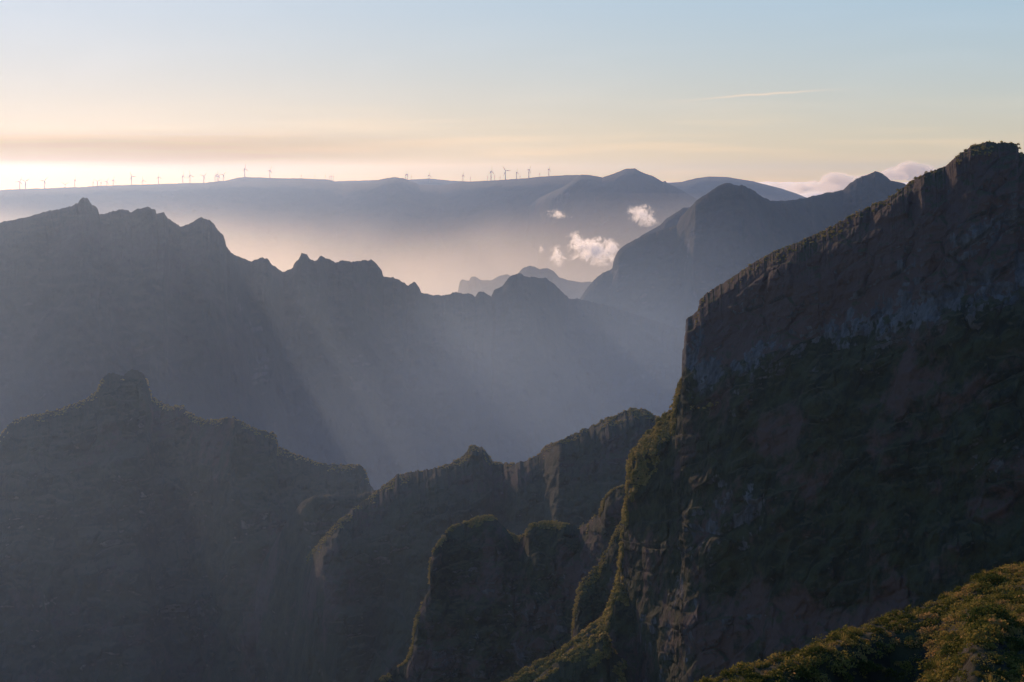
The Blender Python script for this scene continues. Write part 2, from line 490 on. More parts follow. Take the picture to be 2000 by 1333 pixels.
# ------------------------------------------------------------------ the blue mountain on the right (5.5 km)
ridge('blue_mountain', [(1040, 640, 5600), (1095, 605, 5600), (1133, 583, 5600), (1147, 562, 5600), (1160, 547, 5600), (1178, 533, 5600), (1195, 524, 5600), (1200, 505, 5600), (1207, 490, 5600), (1222, 477, 5600), (1250, 463, 5600), (1290, 450, 5600), (1322, 440, 5600),
                       (1328, 425, 5600), (1345, 408, 5550), (1358, 393, 5500), (1385, 375, 5500), (1402, 363, 5500), (1425, 357, 5500), (1443, 363, 5500), (1450, 361, 5500), (1470, 371, 5550), (1490, 386, 5600), (1505, 392, 5650), (1540, 391, 5700),
                       (1575, 387, 5800), (1612, 377, 5900), (1648, 370, 6000), (1662, 356, 6000), (1682, 346, 6000), (1700, 338, 6000), (1710, 334, 6000), (1722, 339, 6000), (1740, 352, 6000), (1760, 356, 6000), (1790, 368, 6000), (1900, 400, 6000), (2100, 460, 5800)],
      M_FAR, step=1.6, rough=3.2, rwave=26, smooth=(60, 220), hvis=900, nvis=240, nlow=20, cot=0.75, cap=(30, 12), spur=(260, 480, 300), detail=(50, 220), fine=(8, 50), seed=9, strata=22, stepk=0.35,
      label='blue mountain with a domed summit and a pointed peak, right of the gap', cat='mountain')
# ------------------------------------------------------------------ the long jagged ridge on the left (4.5 km)
ridge('jagged_ridge', [(-160, 465, 4300), (0, 434, 4300), (40, 427, 4300), (60, 422, 4300), (85, 414, 4300), (105, 411, 4300), (130, 405, 4300), (152, 398, 4300), (158, 388, 4300), (163, 385, 4300), (171, 387, 4300), (178, 399, 4300), (188, 403, 4300), (194, 418, 4300),
                      (202, 418, 4300), (220, 413, 4300), (237, 409, 4300), (250, 411, 4300), (254, 415, 4300), (265, 410, 4300), (280, 406, 4300), (290, 404, 4300), (303, 410, 4300), (305, 417, 4300), (320, 414, 4300), (327, 426, 4350), (340, 434, 4350), (352, 442, 4350), (365, 440, 4350),
                      (378, 432, 4350), (394, 424, 4350), (410, 431, 4350), (420, 438, 4350), (422, 447, 4350), (436, 459, 4350), (442, 480, 4400), (450, 493, 4400), (470, 503, 4450), (490, 510, 4500), (505, 506, 4500), (512, 503, 4500), (518, 506, 4500), (522, 504, 4500), (530, 516, 4500), (545, 527, 4550), (555, 531, 4600), (570, 524, 4600),
                      (575, 514, 4600), (584, 506, 4600), (588, 494, 4600), (598, 495, 4600), (606, 507, 4600), (620, 508, 4600), (625, 500, 4600), (642, 506, 4650), (656, 513, 4650), (665, 509, 4650), (690, 511, 4650), (718, 509, 4700), (724, 506, 4700), (735, 514, 4700), (745, 528, 4700), (749, 540, 4700),
                      (770, 542, 4700), (785, 550, 4700), (797, 558, 4750), (810, 550, 4750), (818, 560, 4750), (823, 572, 4750), (845, 576, 4800), (870, 577, 4800), (890, 570, 4850), (905, 574, 4850), (918, 572, 4850), (928, 580, 4850), (934, 570, 4850), (944, 570, 4850), (960, 579, 4900), (965, 566, 4900), (980, 560, 4900),
                      (995, 540, 4900), (1015, 534, 4900), (1030, 541, 4900), (1065, 543, 4950), (1085, 557, 4950), (1100, 572, 5000), (1112, 583, 5000), (1135, 585, 5000), (1200, 600, 5000), (1320, 640, 5000), (1500, 720, 5000)],
      M_FAR, step=1.3, rough=3.6, rwave=13, smooth=(45, 180), hvis=900, nvis=320, nlow=20, cot=0.62, cap=(15, 10), spur=(300, 520, 260), detail=(60, 240), fine=(9, 50), seed=10, meander=(120, 300), strata=22, stepk=0.35, tilt=0.12,
      label='long jagged hazy ridge with rock towers across the left and middle', cat='mountain')
# ------------------------------------------------------------------ left hill with the twin rock knob (3 km)
ridge('twin_knob_hill', [(-200, 960, 2700), (-60, 890, 2750), (0, 852, 2800), (15, 830, 2800), (30, 820, 2800), (60, 811, 2800), (90, 806, 2800), (120, 796, 2800), (150, 787, 2800), (175, 775, 2800), (190, 762, 2800), (197, 743, 2800), (208, 731, 2800), (222, 728, 2800), (232, 733, 2800), (242, 733, 2800), (250, 726, 2800), (264, 722, 2800), (278, 727, 2800),
                        (287, 743, 2800), (297, 775, 2800), (320, 788, 2800), (338, 794, 2800), (345, 791, 2800), (357, 793, 2800), (365, 802, 2780), (380, 812, 2750), (400, 820, 2700), (430, 818, 2650), (457, 814, 2600), (475, 826, 2600), (500, 837, 2600), (535, 845, 2600), (540, 852, 2600), (541, 872, 2600), (560, 880, 2600), (590, 890, 2600), (610, 900, 2600), (640, 906, 2600), (700, 908, 2600), (712, 915, 2600), (722, 945, 2550), (760, 1000, 2500), (820, 1080, 2450)],
      M_MID, step=1.4, rough=4.6, rwave=20, smooth=(60, 110), hvis=420, nvis=420, nlow=30, cot=0.85, cap=(28, 7), rock=0.28, spur=(190, 260, 120), detail=(32, 110), fine=(4, 22), seed=11, meander=(50, 200), strata=16, stepk=0.55, tilt=0.15, blocks=(20, 5),
      label='hazy hill with a twin rock knob on top at lower left', cat='mountain')
ridge('saddle_spur', [(500, 1120, 2450), (560, 1020, 2380), (592, 978, 2320), (610, 970, 2300), (640, 966, 2300), (670, 968, 2300), (700, 966, 2300), (740, 956, 2300), (800, 960, 2300), (900, 990, 2300)],
      M_MID, step=1.5, rough=2.6, rwave=18, smooth=(30, 40), strata=9, blocks=(14, 3), hvis=300, nvis=200, nlow=30, cot=0.9, cap=(9, 2), spur=(60, 110, 60), detail=(20, 80), fine=(3, 18), seed=12,
      label='low saddle with a thin sunlit path-like crest between hill and middle ridge', cat='hill')
# ------------------------------------------------------------------ middle ridge (2.2 km)
ridge('middle_ridge', [(380, 1420, 2600), (470, 1270, 2520), (540, 1170, 2420), (590, 1100, 2290), (634, 1046, 2150), (665, 1015, 2150), (700, 985, 2180), (740, 956, 2200), (768, 935, 2200), (775, 927, 2200), (800, 922, 2200), (840, 915, 2200), (880, 905, 2200), (900, 893, 2200), (912, 882, 2200), (918, 872, 2200), (928, 869, 2200), (935, 874, 2200), (941, 871, 2200), (950, 884, 2200), (960, 900, 2200), (980, 906, 2200),
                      (1010, 905, 2150), (1035, 898, 2150), (1058, 884, 2150), (1064, 870, 2150), (1090, 862, 2100), (1110, 852, 2100), (1140, 840, 2100), (1175, 822, 2100), (1205, 810, 2100), (1235, 798, 2100), (1242, 797, 2100), (1246, 801, 2100), (1258, 799, 2100), (1275, 811, 2100), (1290, 815, 2050), (1330, 835, 2000), (1420, 880, 2000)],
      M_MID, step=1.4, rough=5.0, rwave=18, smooth=(50, 90), hvis=320, nvis=420, nlow=30, cot=0.8, cap=(26, 5), rock=0.28, spur=(150, 200, 90), detail=(26, 90), fine=(3, 16), seed=13, meander=(40, 160), strata=13, stepk=0.55, tilt=0.15, blocks=(16, 4),
      label='middle ridge with a small notched horn and sunlit left slope', cat='mountain')
# ------------------------------------------------------------------ round-shouldered stack (1.5 km)
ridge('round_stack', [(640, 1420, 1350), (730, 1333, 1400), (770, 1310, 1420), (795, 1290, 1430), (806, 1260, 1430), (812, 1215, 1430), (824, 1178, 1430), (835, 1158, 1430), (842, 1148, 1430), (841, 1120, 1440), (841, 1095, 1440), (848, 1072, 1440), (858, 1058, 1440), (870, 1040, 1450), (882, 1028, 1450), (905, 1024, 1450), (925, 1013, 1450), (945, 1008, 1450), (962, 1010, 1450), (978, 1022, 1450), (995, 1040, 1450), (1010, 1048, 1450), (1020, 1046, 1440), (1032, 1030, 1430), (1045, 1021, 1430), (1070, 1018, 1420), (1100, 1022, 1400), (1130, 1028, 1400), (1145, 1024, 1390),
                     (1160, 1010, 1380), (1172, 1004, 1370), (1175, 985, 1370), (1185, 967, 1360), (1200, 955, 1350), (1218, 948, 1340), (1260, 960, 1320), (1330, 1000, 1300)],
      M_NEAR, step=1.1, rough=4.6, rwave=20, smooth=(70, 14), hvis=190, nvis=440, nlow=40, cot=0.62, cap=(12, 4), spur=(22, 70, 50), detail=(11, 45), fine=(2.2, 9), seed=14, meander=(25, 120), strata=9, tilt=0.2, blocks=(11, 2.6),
      label='round-shouldered rock stack with a sunlit grassy rim at bottom middle', cat='rock outcrop')
ridge('thin_rib', [(1085, 1400, 1120), (1112, 1290, 1180), (1118, 1250, 1200), (1120, 1205, 1200), (1126, 1165, 1200), (1132, 1140, 1200), (1150, 1122, 1200), (1172, 1100, 1200), (1180, 1080, 1200), (1192, 1062, 1200), (1200, 1040, 1200), (1212, 1020, 1200), (1240, 1010, 1190), (1300, 1030, 1180)],
      M_NEAR, step=1.2, rough=2.4, rwave=14, hvis=120, nvis=300, nlow=40, cot=0.5, cap=(12, 4), spur=(20, 50, 40), detail=(6, 30), fine=(1.6, 7), seed=15, strata=6, tilt=0.2, blocks=(7, 1.6), smooth=(40, 30),
      label='thin rock rib with a lit edge against the big cliff', cat='rock outcrop')


def massif_mask(qx, qy, P):
    n = fbm(qx / 60, qy / 60, 0 * qx, 4) * 18
    # slanting grey rock band from the cliff edge up to the right
    mid = np.interp(qx, [1330, 1400, 1500, 1620, 1750, 1850, 1930, 2000, 2100], [715, 715, 690, 650, 612, 590, 560, 540, 500])
    wid = np.interp(qx, [1330, 1450, 1700, 1900, 2050], [42, 30, 38, 48, 45])
    band = np.exp(-((qy + n - mid) / wid) ** 2)
    def blob(cx, cy, sx, sy, k=0.0):
        return np.exp(-(((qx - cx + k * (qy - cy)) / sx) ** 2 + ((qy + n - cy) / sy) ** 2))
    r = 0.62 * band * (0.75 + 0.6 * fbm(qx / 70, qy / 90, 0 * qx + 5, 3))
    r += 0.42 * blob(1390, 1010, 60, 90, 0.25) + 0.45 * blob(1475, 1000, 40, 75, 0.15) + 0.36 * blob(1325, 1160, 90, 32) + 0.36 * blob(1400, 1190, 70, 36)
    r += 0.42 * blob(1925, 450, 45, 45, 0.6) + 0.42 * blob(1965, 900, 70, 50) + 0.30 * blob(1880, 1025, 80, 40)
    r += 0.45 * blob(1340, 655, 30, 50)
    r *= np.clip(0.75 + 1.5 * fbm(qx / 22, qy / 40, 0 * qx + 8, 4, 0.6), 0.1, 1.7) * 1.25
    zt = qy + 0.42 * qx + 14 * fbm(qx / 90, qy / 90, 0 * qx + 3, 4)
    r += 0.30 * np.clip(fbm(zt / 17, qx / 220, 0 * qx + 1, 3, 0.6), 0, 1) * np.clip(0.4 + 2.0 * fbm(qx / 55, qy / 55, 0 * qx + 12, 3), 0, 1)
    r -= 0.45 * np.clip((qy - mid - 60) / 80, 0, 1) * (qy < 1200) * 0.6
    # red-brown soil above the band, green below it
    s = np.where(qy < mid, 0.58, -0.08)
    s = s + 0.45 * blob(1560, 560, 160, 60, 0.4) + 0.35 * blob(1650, 480, 200, 40, 0.5) + 0.3 * blob(1500, 1230, 220, 90)
    return r, s


# ------------------------------------------------------------------ the great cliff on the right (1 km)
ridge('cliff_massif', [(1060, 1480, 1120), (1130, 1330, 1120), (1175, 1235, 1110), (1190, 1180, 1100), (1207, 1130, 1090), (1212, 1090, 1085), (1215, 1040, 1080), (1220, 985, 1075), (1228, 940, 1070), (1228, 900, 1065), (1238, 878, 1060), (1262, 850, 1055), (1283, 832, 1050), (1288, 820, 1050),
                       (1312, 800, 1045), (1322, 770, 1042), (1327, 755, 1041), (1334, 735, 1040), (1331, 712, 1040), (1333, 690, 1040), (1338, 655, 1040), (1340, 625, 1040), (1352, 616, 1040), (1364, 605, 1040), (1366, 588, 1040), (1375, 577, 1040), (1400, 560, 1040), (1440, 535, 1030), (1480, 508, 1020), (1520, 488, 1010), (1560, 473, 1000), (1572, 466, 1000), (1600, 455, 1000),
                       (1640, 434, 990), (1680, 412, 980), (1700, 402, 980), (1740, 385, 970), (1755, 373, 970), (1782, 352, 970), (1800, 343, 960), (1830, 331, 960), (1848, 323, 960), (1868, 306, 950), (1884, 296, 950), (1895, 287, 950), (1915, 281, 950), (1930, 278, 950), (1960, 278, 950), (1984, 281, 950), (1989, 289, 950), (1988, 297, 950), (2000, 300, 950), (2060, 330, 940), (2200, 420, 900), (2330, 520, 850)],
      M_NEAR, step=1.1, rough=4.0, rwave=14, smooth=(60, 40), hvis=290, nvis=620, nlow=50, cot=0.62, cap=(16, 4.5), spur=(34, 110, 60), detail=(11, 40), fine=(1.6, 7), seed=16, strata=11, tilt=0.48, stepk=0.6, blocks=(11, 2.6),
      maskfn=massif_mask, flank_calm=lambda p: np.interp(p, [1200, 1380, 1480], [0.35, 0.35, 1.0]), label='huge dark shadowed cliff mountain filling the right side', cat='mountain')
ridge('lower_spur', [(820, 1420, 1000), (930, 1362, 1010), (990, 1330, 1020), (1040, 1298, 1030), (1075, 1282, 1035), (1096, 1270, 1040), (1120, 1250, 1040), (1150, 1226, 1045), (1178, 1206, 1045), (1190, 1180, 1045), (1202, 1150, 1048), (1210, 1140, 1050), (1240, 1160, 1045), (1320, 1230, 1030)],
      M_NEAR, step=1.1, rough=2.2, rwave=14, hvis=90, nvis=260, nlow=50, cot=0.8, cap=(18, 3.0), spur=(12, 40, 30), detail=(5, 22), fine=(1.4, 6), seed=17,
      label='sunlit bushy spur running down left from the big cliff', cat='hill')
ridge('low_crest', [(900, 1460, 960), (1000, 1375, 975), (1045, 1328, 985), (1075, 1302, 990), (1110, 1275, 995), (1150, 1252, 1000), (1176, 1230, 1000), (1184, 1240, 1000), (1190, 1262, 1000), (1250, 1330, 990), (1320, 1400, 990)],
      M_NEAR, step=1.1, rough=2.2, rwave=14, hvis=70, nvis=200, nlow=50, cot=0.8, cap=(14, 2.5), spur=(10, 40, 30), detail=(4, 20), fine=(1.4, 6), seed=18,
      label='second sunlit crest just below the bushy spur', cat='hill')


# ------------------------------------------------------------------ leaves
def leaf_material(name, c1, c2, c3, scale):
    m = bpy.data.materials.new(name); m.use_nodes = True
    nt = m.node_tree; nt.nodes.clear(); N, L = nt.nodes.new, nt.links.new
    at = N('ShaderNodeAttribute'); at.attribute_name = 'tint'
    r = N('ShaderNodeValToRGB')
    r.color_ramp.elements[0].color = (*c1, 1); r.color_ramp.elements[0].position = 0.15
    r.color_ramp.elements[1].color = (*c3, 1); r.color_ramp.elements[1].position = 0.9
    e = r.color_ramp.elements.new(0.5); e.color = (*c2, 1)
    L(at.outputs['Fac'], r.inputs[0])
    d = N('ShaderNodeBsdfDiffuse'); t = N('ShaderNodeBsdfTranslucent'); mx = N('ShaderNodeMixShader'); mx.inputs[0].default_value = 0.55
    L(r.outputs[0], d.inputs[0]); L(r.outputs[0], t.inputs[0])
    L(d.outputs[0], mx.inputs[1]); L(t.outputs[0], mx.inputs[2])
    out = N('ShaderNodeOutputMaterial'); L(mx.outputs[0], out.inputs[0])
    return m


M_HEATH = leaf_material('heath_leaves', (0.09, 0.095, 0.022), (0.30, 0.235, 0.055), (0.46, 0.27, 0.10), 1)
M_SHRUB = leaf_material('shrub_leaves', (0.05, 0.07, 0.018), (0.09, 0.105, 0.028), (0.15, 0.13, 0.04), 1)
M_CLIFFVEG = leaf_material('cliff_leaves', (0.16, 0.155, 0.045), (0.42, 0.32, 0.10), (0.52, 0.34, 0.16), 1)


def clump(n, leaf, rng, flat=0.7, hollow=0.55):
    """unit bush: n leaf quads spread through a lumpy dome of radius 1"""
    d = rng.normal(size=(n, 3)); d /= np.linalg.norm(d, axis=1)[:, None]
    d[:, 2] = np.abs(d[:, 2])
    lump = 0.75 + 0.35 * fbm(d[:, 0] * 1.7 + rng.rand() * 50, d[:, 1] * 1.7, d[:, 2] * 1.7, 3)
    r = (hollow + (1 - hollow) * rng.rand(n) ** 0.5) * lump
    c = d * r[:, None]; c[:, 2] *= flat
    nrm = d + 0.9 * rng.normal(size=(n, 3)); nrm /= np.linalg.norm(nrm, axis=1)[:, None]
    t = np.cross(nrm, rng.normal(size=(n, 3))); t /= np.linalg.norm(t, axis=1)[:, None]
    b = np.cross(nrm, t)
    l = leaf * (0.6 + 0.8 * rng.rand(n))[:, None]
    w = l * (0.35 + 0.3 * rng.rand(n))[:, None]
    return np.stack([c - t * l, c - b * w, c + t * l, c + b * w], 1)       # (n, 4, 3)


def scatter_mesh(name, pos, size, templates, mat, rng, tint, squash=None):
    V = []; T = []
    for i in range(len(pos)):
        t = templates[rng.randint(len(templates))]
        a = rng.rand() * 6.283; ca, sa = math.cos(a), math.sin(a)
        v = t.reshape(-1, 3) * size[i]
        v = np.stack([v[:, 0] * ca - v[:, 1] * sa, v[:, 0] * sa + v[:, 1] * ca, v[:, 2] * (1 if squash is None else squash[i])], -1)
        V.append(v + pos[i]); T.append(np.repeat(np.clip(tint[i] + 0.12 * rng.normal(size=len(t)), 0, 1), 4))
    V = np.concatenate(V); T = np.concatenate(T)
    me = bpy.data.meshes.new(name)
    fill_mesh(me, V, np.arange(len(V)).reshape(-1, 4), False)
    at = me.attributes.new('tint', 'FLOAT', 'POINT'); at.data.foreach_set('value', T.astype(np.float32))
    me.materials.append(mat)
    o = bpy.data.objects.new(name, me); COL.objects.link(o)
    return o


def project(P):
    dep = P[..., 1] * CP - P[..., 2] * SP
    return 1000 + FPX * P[..., 0] / dep, 666.5 - FPX * (P[..., 2] * CP + P[..., 1] * SP) / dep


rng = np.random.RandomState(11)
TEMPL = [clump(34, 0.30, rng, 0.9, 0.3) for _ in range(8)]


def rim_shrubs(src, name, region, n, hmax, smin, smax, label, mat=None):
    """bushes growing along the lit crest of a mountain: picked from its own surface"""
    front, h = FRONT[src]
    qx, qy = project(front)
    ok = (qx > region[0]) & (qx < region[2]) & (qy > region[1]) & (qy < region[3]) & (h < hmax)
    patch = fbm(front[..., 0] / 14, front[..., 1] / 14, front[..., 2] / 14, 3) + 0.7 * fbm(front[..., 0] / 60, front[..., 1] / 60, front[..., 2] / 60, 3) + 0.22 - 0.5 * h / hmax
    ok &= patch > 0
    ids = np.argwhere(ok)
    # even out by cell size: rows crowd together near the crest
    pick = ids[rng.choice(len(ids), min(n, len(ids)), replace=False)]
    P = front[pick[:, 0], pick[:, 1]]
    size = smin + (smax - smin) * rng.rand(len(P)) ** 2
    P = P + rng.normal(size=P.shape) * 0.3
    P[:, 2] -= size * 0.25
    tint = 0.42 + 0.35 * fbm(P[:, 0] / 20, P[:, 1] / 20, P[:, 2] / 20, 3) + 0.12 * rng.normal(size=len(P))
    o = scatter_mesh(name, P, size, TEMPL, mat or M_CLIFFVEG, rng, tint)
    return tag(o, label, 'shrubs', kind='stuff')


rim_shrubs('cliff_massif', 'cliff_shrubs', (1150, 740, 1420, 1333), 4200, 22, 0.8, 2.2, 'golden lit shrubs clinging to the left edge of the big cliff')
rim_shrubs('cliff_massif', 'crest_shrubs', (1330, 270, 2050, 640), 550, 5, 0.4, 1.3, 'low scrub fringing the upper crest of the big cliff')
rim_shrubs('lower_spur', 'spur_shrubs', (960, 1130, 1230, 1340), 1900, 9, 0.8, 2.2, 'sunlit bushes covering the spur below the big cliff')
rim_shrubs('low_crest', 'low_crest_shrubs', (1000, 1200, 1220, 1340), 800, 9, 0.7, 2.0, 'sunlit bushes along the lower crest')
rim_shrubs('round_stack', 'stack_shrubs', (730, 930, 1230, 1340), 2200, 4, 0.6, 2.0, 'grass and bushes on the rim of the round-shouldered stack')
rim_shrubs('thin_rib', 'rib_shrubs', (1090, 1000, 1230, 1300), 700, 6, 0.6, 1.6, 'bushes on the edge of the thin rock rib')
rim_shrubs('middle_ridge', 'ridge_shrubs', (600, 780, 1290, 1100), 1500, 6, 1.0, 2.2, 'scrub on the crest and sunlit slope of the middle ridge')
rim_shrubs('twin_knob_hill', 'hill_shrubs', (0, 740, 720, 960), 1200, 6, 1.2, 2.4, 'scrub along the hazy crest of the twin knob hill')


# ------------------------------------------------------------------ small trees on the cliff edge
M_BARK = bpy.data.materials.new('pale_bark'); M_BARK.use_nodes = True
M_BARK.node_tree.nodes['Principled BSDF'].inputs['Base Color'].default_value = (0.16, 0.13, 0.10, 1)
M_BARK.node_tree.nodes['Principled BSDF'].inputs['Roughness'].default_value = 0.9


def tube(points, radii, seg=7):
    pts = np.array(points, float); V = []
    for i, p in enumerate(pts):
        d = pts[min(i + 1, len(pts) - 1)] - pts[max(i - 1, 0)]; d /= np.linalg.norm(d)
        u = np.cross(d, [0.3, 1, 0.1]); u /= np.linalg.norm(u); w = np.cross(d, u)
        for k in range(seg):
            a = 6.28318 * k / seg
            V.append(p + radii[i] * (math.cos(a) * u + math.sin(a) * w))
    n = len(pts); q = []
    for i in range(n - 1):
        for k in range(seg):
            q.append((i * seg + k, i * seg + (k + 1) % seg, (i + 1) * seg + (k + 1) % seg, (i + 1) * seg + k))
    return np.array(V), np.array(q)


def join_tubes(lst):
    V = []; Q = []; n = 0
    for v, q in lst:
        V.append(v); Q.append(q + n); n += len(v)
    return np.concatenate(V), np.concatenate(Q)


def cliff_tree(qx0, qy0, height, lean, label, seed):
    front, h = FRONT['cliff_massif']
    qx, qy = project(front)
    i = np.argmin((qx - qx0) ** 2 + (qy - qy0) ** 2)
    base = front.reshape(-1, 3)[i] - np.array([0, 0, 0.4])
    r = np.random.RandomState(seed)
    root = bpy.data.objects.new('tree', None); COL.objects.link(root); root.location = base
    tag(root, label, 'tree', 'small trees on the cliff edge')
    top = np.array([lean * height, -0.1 * height, height * 0.8])
    tubes = [tube([(0, 0, 0), top * 0.4 + r.normal(size=3) * 0.1, top], [0.16, 0.12, 0.05])]
    tips = [top]
    for k in range(6):
        s0 = top * (0.35 + 0.1 * k)
        e = s0 + np.array([r.normal() * 0.28, r.normal() * 0.28, 0.18 + 0.15 * r.rand()]) * height
        tubes.append(tube([s0, (s0 + e) / 2 + r.normal(size=3) * 0.1, e], [0.08, 0.05, 0.02])); tips.append(e)
    v, q = join_tubes(tubes)
    me = bpy.data.meshes.new('trunk'); fill_mesh(me, v, q); me.materials.append(M_BARK)
    o = bpy.data.objects.new('trunk', me); COL.objects.link(o); o.parent = root
    pos = np.array([t + r.normal(size=3) * 0.10 * height for t in tips for _ in range(3)])
    o = scatter_mesh('crown', pos, 0.10 * height + 0.08 * height * r.rand(len(pos)), TEMPL, M_CLIFFVEG, r, 0.4 + 0.2 * r.rand(len(pos)))
    o.parent = root


cliff_tree(1384, 812, 6.5, 0.12, 'tall sunlit tree on the cliff ledge, rightmost of the small trees', 3)
cliff_tree(1398, 803, 4.5, 0.35, 'leaning tree just right of the tallest tree on the cliff ledge', 4)
cliff_tree(1352, 806, 3.4, -0.1, 'small round tree on the ledge at the foot of the cliff wall', 5)

# ------------------------------------------------------------------ wind farm
M_TURB = bpy.data.materials.new('turbine_silhouette_grey'); M_TURB.use_nodes = True
_b = M_TURB.node_tree.nodes['Principled BSDF']
_b.inputs['Base Color'].default_value = (0.22, 0.22, 0.22, 1); _b.inputs['Roughness'].default_value = 0.5  # white paint darkened to grey: backlit silhouette shade put into the colour


def mesh_obj(name, v, q, mat, parent):
    me = bpy.data.meshes.new(name); fill_mesh(me, v, q); me.materials.append(mat)
    o = bpy.data.objects.new(name, me); COL.objects.link(o); o.parent = parent
    return o


def box_like(sections):
    """rectangular sections along +Y: (y, half width, z0, z1)"""
    V = []
    for y, w, a, b in sections:
        V += [(-w, y, a), (w, y, a), (w, y, b), (-w, y, b)]
    q = [(0, 3, 2, 1)]
    n = len(sections)
    for i in range(n - 1):
        for k in range(4):
            q.append((i * 4 + k, i * 4 + (k + 1) % 4, i * 4 + 4 + (k + 1) % 4, i * 4 + 4 + k))
    q.append(tuple(4 * (n - 1) + k for k in range(4)))
    return np.array(V, float), np.array(q)


def make_turbine():
    root = bpy.data.objects.new('wind_turbine', None); COL.objects.link(root)
    v, q = tube([(0, 0, -8), (0, 0, 0), (0, 0, 20), (0, 0, 40), (0, 0, 51)], [3.0, 2.8, 2.4, 2.0, 1.6], 14)
    mesh_obj('tower', v, q, M_TURB, root)
    v, q = box_like([(-3.6, 1.2, 50.6, 53.2), (-3.0, 1.6, 50.2, 53.8), (4.5, 1.6, 50.2, 53.9), (6.4, 1.1, 50.9, 53.3)])
    mesh_obj('nacelle', v, q, M_TURB, root)
    v, q = tube([(0, -0.1, 0), (0, -1.2, 0), (0, -2.2, 0), (0, -2.9, 0)], [1.5, 1.45, 1.0, 0.15], 12)
    hub = mesh_obj('rotor_hub', v, q, M_TURB, root)
    hub.location = (0, -3.6, 52)
    # one blade: airfoil-ish loft, root circle to flat tip, 29 m
    V = []; secs = [(0.8, 0.75, 0.75, 0), (3, 1.2, 0.9, 15), (7, 2.3, 0.7, 12), (14, 1.9, 0.5, 8), (23, 1.3, 0.3, 4), (31, 0.6, 0.12, 1), (34, 0.15, 0.05, 0)]
    seg = 10
    for r, c, t, tw in secs:
        for k in range(seg):
            a = 6.28318 * k / seg; x, y = c * math.cos(a), t * math.sin(a)
            w = R(tw); V.append((x * math.cos(w) - y * math.sin(w), -1.4 + x * math.sin(w) + y * math.cos(w), r))
    q = []
    for i in range(len(secs) - 1):
        for k in range(seg):
            q.append((i * seg + k, i * seg + (k + 1) % seg, (i + 1) * seg + (k + 1) % seg, (i + 1) * seg + k))
    b0 = mesh_obj('blade', np.array(V), np.array(q), M_TURB, hub)
    for k in (1, 2):
        b = b0.copy(); COL.objects.link(b); b.parent = hub; b.rotation_euler = (0, R(120 * k), 0)
    return root


def copy_tree(o, parent=None):
    c = o.copy(); COL.objects.link(c); c.parent = parent
    for ch in [x for x in list(o.children)]:
        copy_tree(ch, c)
    return c


PLAT_PX = [0, 300, 500, 720, 790, 905, 1030, 1110]
PLAT_D = [12600, 12900, 13000, 12600, 12500, 12600, 12300, 12100]
